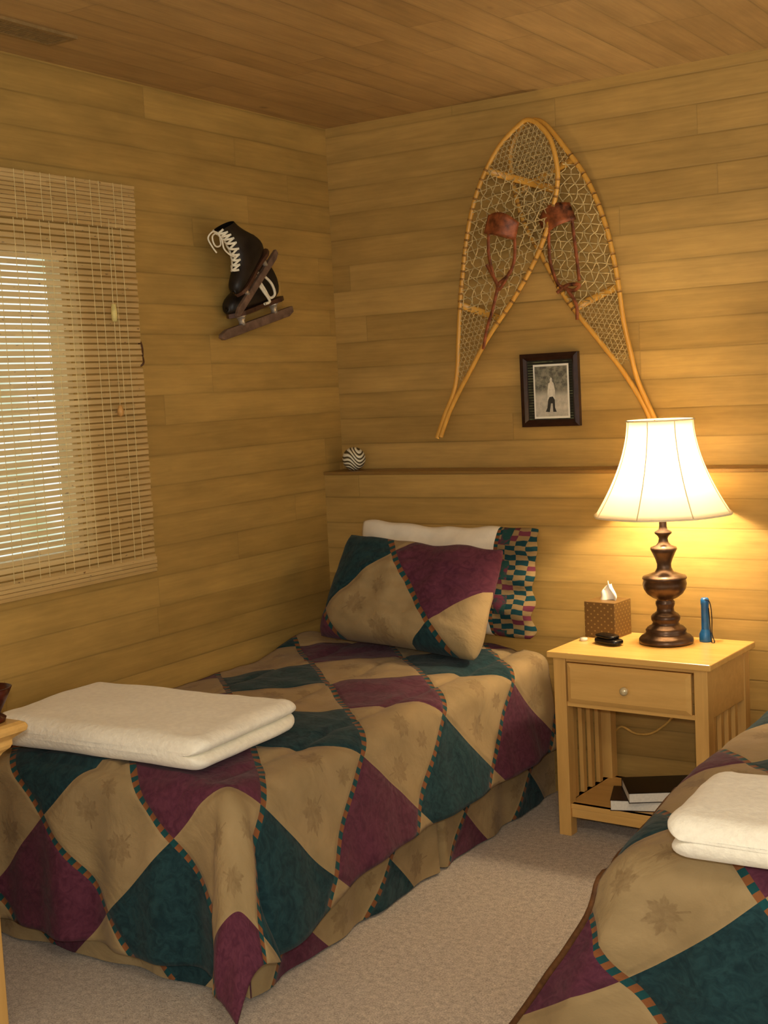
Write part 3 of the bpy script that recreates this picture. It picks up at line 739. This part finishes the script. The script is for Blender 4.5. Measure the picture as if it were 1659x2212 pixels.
def snowshoe(left,right,tail,y,label,binding):
    tx_,tz_=tail
    chain=[(tx_-.008,tz_)]+left+right[::-1]+[(tx_+.008,tz_+.004)]
    pts=[Vector((p.x,y,p.z)) for p in catmull([Vector((a,0,b_)) for a,b_ in chain],8,False)]
    root=empty("snowshoe",(tail[0],y,tail[1]))
    tube("frame",pts,.0090,M_ash,root,8,False,.85)
    top=max(pts,key=lambda p:p.z)
    ax=Vector((top.x-tail[0],top.z-tail[1]));L=ax.length;ax.normalize();O=Vector(tail)
    polyg=[(p.x,p.z) for p in pts]
    s0=O.dot(ax)
    A=lambda f:s0+L*f
    cb=[.42,.83]
    for f in cb:
        hits=[];k=A(f)
        for i in range(len(polyg)-1):
            a=Vector(polyg[i]);b_=Vector(polyg[i+1]);ka=a.dot(ax)-k;kb=b_.dot(ax)-k
            if ka*kb<0: hits.append(a+(b_-a)*(ka/(ka-kb)))
        if len(hits)>=2:
            p0,p1=hits[0],hits[-1]
            tube("crossbar",[(p0.x,y+.002,p0.y),((p0.x+p1.x)/2,y,(p0.y+p1.y)/2),(p1.x,y+.002,p1.y)],.0135,M_ash,root,8,False,.35)
    vs=[];fs=[]
    for zlo,zhi,sp,r in ((A(.20),A(cb[0]),.0160,.0012),(A(cb[1]),A(.995),.0160,.0012),(A(cb[0]),A(cb[1]),.032,.0022)):
        for an in (0.0,math.radians(60),math.radians(-60)):
            for k_,(p0,p1) in enumerate(clip_lines(polyg,an,sp,zlo,zhi,ax,sp*.5)):
                n_=max(2,int((p1-p0).length/.022));pl=[]
                for i in range(n_+1):
                    q=p0.lerp(p1,i/n_);wob=.0065*math.sin(i*2.3+k_*1.9)*(1 if sp>.02 else .35)
                    pl.append((q.x+wob*ax.y,y-.003+.003*math.sin(i*1.7+k_*1.3),q.y+wob*ax.x))
                tube_geo(pl,r,4,False,vs,fs)
    o=mk("webbing",vs,fs,M_raw,root,True,label="woven rawhide webbing");o["kind"]="stuff"
    acc=0
    for i in range(1,len(pts)-1):
        acc+=(pts[i]-pts[i-1]).length;f=(Vector((pts[i].x,pts[i].z)).dot(ax)-s0)/L
        if acc>.024 and cb[0]-.02<f<cb[1]+.03:
            acc=0;t=(pts[i+1]-pts[i-1]).normalized();tube("lashing",[pts[i]-t*.0035,pts[i]+t*.0035],.0102,M_raw2,root,8,False,.92)
    (tx,tz),(ux,uz),straps=binding
    dirv=Vector((ux-tx,0,uz-tz));w_=dirv.length;dirv.normalize();up=Vector((-dirv.z,0,dirv.x))
    vs=[];fs=[];n1,n2=14,6
    for i in range(n1+1):
        for j in range(n2+1):
            t=i/n1;s_=j/n2
            hgt=.080*(.78+.22*math.sin(math.pi*t))
            p=Vector((tx,y,tz))+dirv*(w_*t)+up*(hgt*(s_-.5)+.012*math.sin(math.pi*t))
            p.y=y-.012-.030*math.sin(math.pi*t)*(1-.3*s_);vs.append(p)
    for i in range(n1):
        for j in range(n2): a=i*(n2+1)+j;fs.append((a,a+1,a+n2+2,a+n2+1))
    o=mk("leather_binding",vs,fs,M_lea,root,True,label="red-brown leather toe binding");o.modifiers.new("s",'SOLIDIFY').thickness=.004
    for st in straps:
        tube("leather_strap",catmull([Vector((a,y-.018,b_)) for a,b_ in st],6),.0062,M_lea,root,8,False,.35,label="hanging leather strap")
    return tag(root,label,"snowshoe","crossed snowshoes on the wall")
snowshoe([(.500,1.335),(.545,1.425),(.563,1.51),(.571,1.60),(.594,1.793),(.634,2.002),(.686,2.141),(.762,2.255),(.840,2.318)],
         [(.520,1.345),(.566,1.42),(.620,1.50),(.692,1.605),(.807,1.743),(.900,1.880),(.960,2.02),(.985,2.135),(.965,2.25),(.920,2.312),(.88,2.334)],
         (.471,1.253),-.054,"wooden snowshoe with rawhide webbing and leather binding overlapping another",
         ((.712,1.998),(.830,1.962),[[(.722,1.975),(.718,1.90),(.730,1.83),(.742,1.795)],[(.822,1.94),(.818,1.87),(.795,1.82),(.752,1.79)],[(.708,1.86),(.742,1.80),(.755,1.77),(.80,1.83)],[(.752,1.79),(.724,1.70),(.70,1.64),(.68,1.565)]]))
snowshoe([(1.250,1.355),(1.212,1.42),(1.165,1.49),(1.098,1.575),(.984,1.725),(.894,1.887),(.836,1.996),(.803,2.128),(.796,2.235),(.830,2.308),(.87,2.332)],
         [(1.265,1.36),(1.233,1.44),(1.213,1.53),(1.192,1.635),(1.173,1.791),(1.137,1.963),(1.076,2.116),(.990,2.243),(.935,2.312),(.90,2.334)],
         (1.290,1.285),-.024,"wooden snowshoe with rawhide webbing and leather binding behind another",
         ((.912,1.968),(1.028,2.012),[[(.938,1.95),(.938,1.86),(.953,1.80),(.968,1.765)],[(1.025,1.995),(1.032,1.92),(1.04,1.84),(1.045,1.775)],[(.96,1.742),(1.0,1.765),(1.045,1.762),(1.02,1.745),(.97,1.765)],[(1.0,1.75),(1.03,1.70),(1.032,1.645)]]))

# ------------------------------------------------------------------ ice skates
M_boot=plain("worn_black_leather",lin(34,27,22),.45,var=.5,scale=14,bump=.3,spec=.35)
M_sole=plain("brown_sole",lin(84,54,38),.45,var=.3,scale=30)
M_blade=plain("brown_blade_guard",lin(116,92,76),.5,var=.25,scale=30)
M_chr=plain("nickel_posts",lin(205,200,190),.25,.7,.5,var=.1)
M_lace=plain("white_lace",lin(240,232,208),.85,var=.05)
def skate(oy,oz,ang_,xo,S,label,front):
    d=Vector((0,math.cos(ang_),math.sin(ang_)));nn=Vector((0,-math.sin(ang_),math.cos(ang_)))
    def lean(a,b_): return a-max(0,b_-.13)*.42
    def Q(a,b_,w=0.0): return Vector((xo+w*S*.84,oy,oz))+d*(lean(a,b_)*S)+nn*(b_*S)
    root=empty("ice_skate",Q(.17,0))
    rings=[((.043,.070),(.041,.080),.006),((.044,.062),(.048,.096),.022),((.055,.058),(.064,.110),.033),((.09,.057),(.098,.120),.040),((.14,.058),(.135,.136),.041),((.20,.058),(.160,.158),.036),
           ((.262,.058),(.172,.180),.033),((.300,.066),(.188,.200),.033),((.304,.105),(.198,.222),.033),((.294,.145),(.202,.242),.032),((.280,.195),(.202,.258),.032),((.278,.235),(.200,.278),.034),((.282,.258),(.198,.290),.036)]
    vs=[];fs=[];n_=24
    for a,b_,w_ in rings:
        a=Vector(a);b_=Vector(b_);c_=(a+b_)/2;h=(b_-a)/2
        for i in range(n_):
            t=2*math.pi*i/n_;ct,st_=math.cos(t),math.sin(t)
            p=c_+h*(math.copysign(abs(ct)**.85,ct));vs.append(Q(p.x,p.y,w_*math.copysign(abs(st_)**.85,st_)))
    for j in range(len(rings)-1):
        for i in range(n_): i2=(i+1)%n_;fs.append((j*n_+i,j*n_+i2,(j+1)*n_+i2,(j+1)*n_+i))
    fs.append(tuple(range(n_)))
    o=mk("boot",vs,fs,M_boot,root,True,label="worn black leather boot");m_=o.modifiers.new("sub",'SUBSURF');m_.levels=1;m_.render_levels=1
    out=[(.046,.0),(.06,.025),(.09,.037),(.14,.036),(.19,.026),(.24,.026),(.28,.030),(.306,.018),(.312,0)]
    ol=out+[(a,-w_) for a,w_ in out[::-1][1:-1]]
    N_=len(ol);vs=[Q(a,.048,w_) for a,w_ in ol]+[Q(a,.061,w_) for a,w_ in ol]
    fs=[tuple(range(N_)),tuple(reversed(range(N_,2*N_)))]+[(i,N_+i,N_+(i+1)%N_,(i+1)%N_) for i in range(N_)]
    mk("sole",vs,fs,M_sole,root)
    prof=[(-.012,.004),(.0,-.005),(.33,-.007),(.355,.002),(.355,.020),(.02,.022),(-.008,.014)]
    N_=len(prof);vs=[Q(a,b_,-.009) for a,b_ in prof]+[Q(a,b_,.009) for a,b_ in prof]
    fs=[tuple(range(N_)),tuple(reversed(range(N_,2*N_)))]+[(i,N_+i,N_+(i+1)%N_,(i+1)%N_) for i in range(N_)]
    bev(mk("blade",vs,fs,M_blade,root,label="brown guarded skate blade"),.002)
    for a in (.10,.265):
        lathe("blade_post",[(.0001,0),(.011*S,0),(.0095*S,.012*S),(.014*S,.024*S),(.022*S,.032*S),(.0001,.033*S)],Q(a,.017),M_chr,root,20,nn,label="shiny metal blade post")
    vs=[];fs=[]
    c1=[(.098,.122),(.118,.131),(.138,.142),(.155,.158),(.172,.178),(.188,.202),(.197,.222),(.201,.242),(.201,.260),(.200,.280)]
    for k,(a,b_) in enumerate(c1):
        w_=.028 if k>3 else .022
        a2,b2_=c1[min(k+1,len(c1)-1)]
        if k<len(c1)-1:
            for s_ in (1,-1):
                pl=[Q(a+.012,b_+.002,-s_*w_),Q((a+a2)/2-.008,(b_+b2_)/2+.007,0),Q(a2+.010,b2_+.004,s_*w_)]
                tube_geo(catmull(pl,5),.0044*S,6,False,vs,fs,1,Vector((1,0,0)))
    if front:
        for pl in ([(.197,.282,0),(.165,.296,.01),(.14,.281,.015),(.135,.258,.012),(.155,.246,.01),(.185,.268,.008)],[(.197,.282,0),(.17,.258,.02),(.145,.231,.02),(.14,.196,.018),(.145,.166,.02)],[(.197,.282,0),(.18,.306,.01),(.15,.301,.0),(.13,.266,.0),(.12,.236,0)]):
            tube_geo(catmull([Q(*q) for q in pl],6),.0032*S,6,False,vs,fs,1,Vector((1,0,0)))
    else:
        for pl in ([(.15,.17,.045),(.19,.15,.052),(.225,.115,.048),(.235,.08,.046),(.205,.075,.047),(.18,.11,.052),(.165,.16,.047)],[(.14,.16,.045),(.15,.14,.054),(.175,.10,.053),(.20,.065,.049),(.175,.062,.047)]):
            tube_geo(catmull([Q(*q) for q in pl],6),.0044*S,6,False,vs,fs,1,Vector((1,0,0)))
    mk("laces",vs,fs,M_lace,root,True,label="white laces")
    return tag(root,label,"ice skate","pair of old ice skates hanging on the wall")
skate(-.742,1.712,math.radians(43),.120,.90,"old black ice skate with white laces hanging over another",True)
skate(-.735,1.640,math.radians(13.5),.042,1.16,"old black ice skate hanging beneath another on the plank wall",False)
nl=tube("wall_nail",[(-.004,-.60,1.975),(.10,-.60,1.98)],.003,M_vent,None,8);tag(nl,"metal nail in plank wall holding the skates","nail")

# ------------------------------------------------------------------ dresser corner at window wall
ds=empty("dresser",(.27,-2.66,0))
def top_prof(name,lv):
    vs=[];fs=[]
    for (o_,z) in lv:
        vs+=[(.02-0,-3.15-o_,z),(.488+o_,-3.15-o_,z),(.488+o_,-2.25+o_,z),(.02,-2.25+o_,z)]
    n_=len(lv)
    for j in range(n_-1):
        for i in range(4): i2=(i+1)%4;fs.append((j*4+i,j*4+i2,(j+1)*4+i2,(j+1)*4+i))
    fs.append((3,2,1,0));fs.append(tuple((n_-1)*4+i for i in range(4)));return bev(mk(name,vs,fs,M_pineX,ds),.003)
top_prof("top",[(.030,.640),(.034,.646),(.040,.656),(.052,.666),(.056,.674),(.056,.686),(.066,.694),(.080,.704),(.083,.714),(.079,.722),(.070,.727)])
box("body",(.03,-3.13,.06),(.490,-2.27,.640),M_pineX,ds)
for a in (.02,.464):
    for b_ in (-3.15,-2.295): box("corner_post",(a,b_,0),(a+.05,b_+.05,.640),M_pineZ,ds,None,.003)
for k in range(3):
    z=.10+.175*k;o=box("drawer",(.490,-3.08,z),(.505,-2.32,z+.16),M_pineX,ds,None,.004)
tag(ds,"yellow pine dresser with moulded top edge by the bed foot","dresser")
vs,fs=lathe_geo([(.0001,0),(.036,0),(.039,.01),(.026,.02),(.042,.05),(.056,.080),(.052,.081),(.036,.05),(.0001,.03)],(.502,-2.222,.7275),36)
tag(mk("wooden_bowl",vs,fs,plain("dark_red_wood",lin(70,22,10),.35,var=.3),None,True),"dark reddish-brown turned bowl on the dresser top","bowl")

# ------------------------------------------------------------------ lights, world, camera
wd=bpy.data.worlds.new("world");sc.world=wd;wd.use_nodes=True;t=wd.node_tree;bg=t.nodes['Background']
tc=t.nodes.new('ShaderNodeTexCoord');sp=t.nodes.new('ShaderNodeSeparateXYZ');t.links.new(tc.outputs['Generated'],sp.inputs[0])
mr=t.nodes.new('ShaderNodeMapRange');mr.inputs[1].default_value=-.25;mr.inputs[2].default_value=-.45;t.links.new(sp.outputs[0],mr.inputs[0])
nzn=t.nodes.new('ShaderNodeTexNoise');nzn.inputs['Scale'].default_value=14;t.links.new(tc.outputs['Generated'],nzn.inputs['Vector'])
cr=t.nodes.new('ShaderNodeValToRGB');cr.color_ramp.elements[0].position=.34;cr.color_ramp.elements[0].color=(.70,.80,.50,1);cr.color_ramp.elements[1].position=.48;cr.color_ramp.elements[1].color=(1.15,1.17,1.10,1);t.links.new(nzn.outputs[0],cr.inputs[0])
mx=t.nodes.new('ShaderNodeMix');mx.data_type='RGBA';t.links.new(mr.outputs[0],mx.inputs[0]);mx.inputs[6].default_value=(.92,.86,.74,1);t.links.new(cr.outputs[0],mx.inputs[7]);t.links.new(mx.outputs[2],bg.inputs[0]);bg.inputs[1].default_value=1.0
def light(name,ty,loc,energy,color,size=.1,target=None):
    l=bpy.data.lights.new(name,ty);l.energy=energy;l.color=color
    if ty=='AREA': l.size=size
    else: l.shadow_soft_size=size
    o=bpy.data.objects.new(name,l);o.location=loc;COL.objects.link(o)
    if target: o.rotation_euler=(Vector(target)-Vector(loc)).to_track_quat('-Z','Y').to_euler()
    return o
light("camera_flash",'POINT',(2.90,-4.20,1.56),88,(1,.95,.84),.04)
light("ceiling_fixture",'AREA',(2.6,-3.3,2.38),14,(1,.90,.72),.5,(1.6,-1.2,.8))
C=Vector((2.8782,-4.1855,1.4513));f=2804.6
Rm=Matrix.Rotation(.57263,3,'Z')@Matrix.Rotation(math.pi/2-.09626,3,'X')@Matrix.Rotation(-.05065,3,'Z')
cam=bpy.data.cameras.new("camera");co=bpy.data.objects.new("camera",cam);COL.objects.link(co)
cam.sensor_fit='VERTICAL';cam.sensor_height=36;cam.lens=f/2212*36;cam.clip_start=.02
Mx=Rm.to_4x4();Mx.translation=C;co.matrix_world=Mx
sc.camera=co
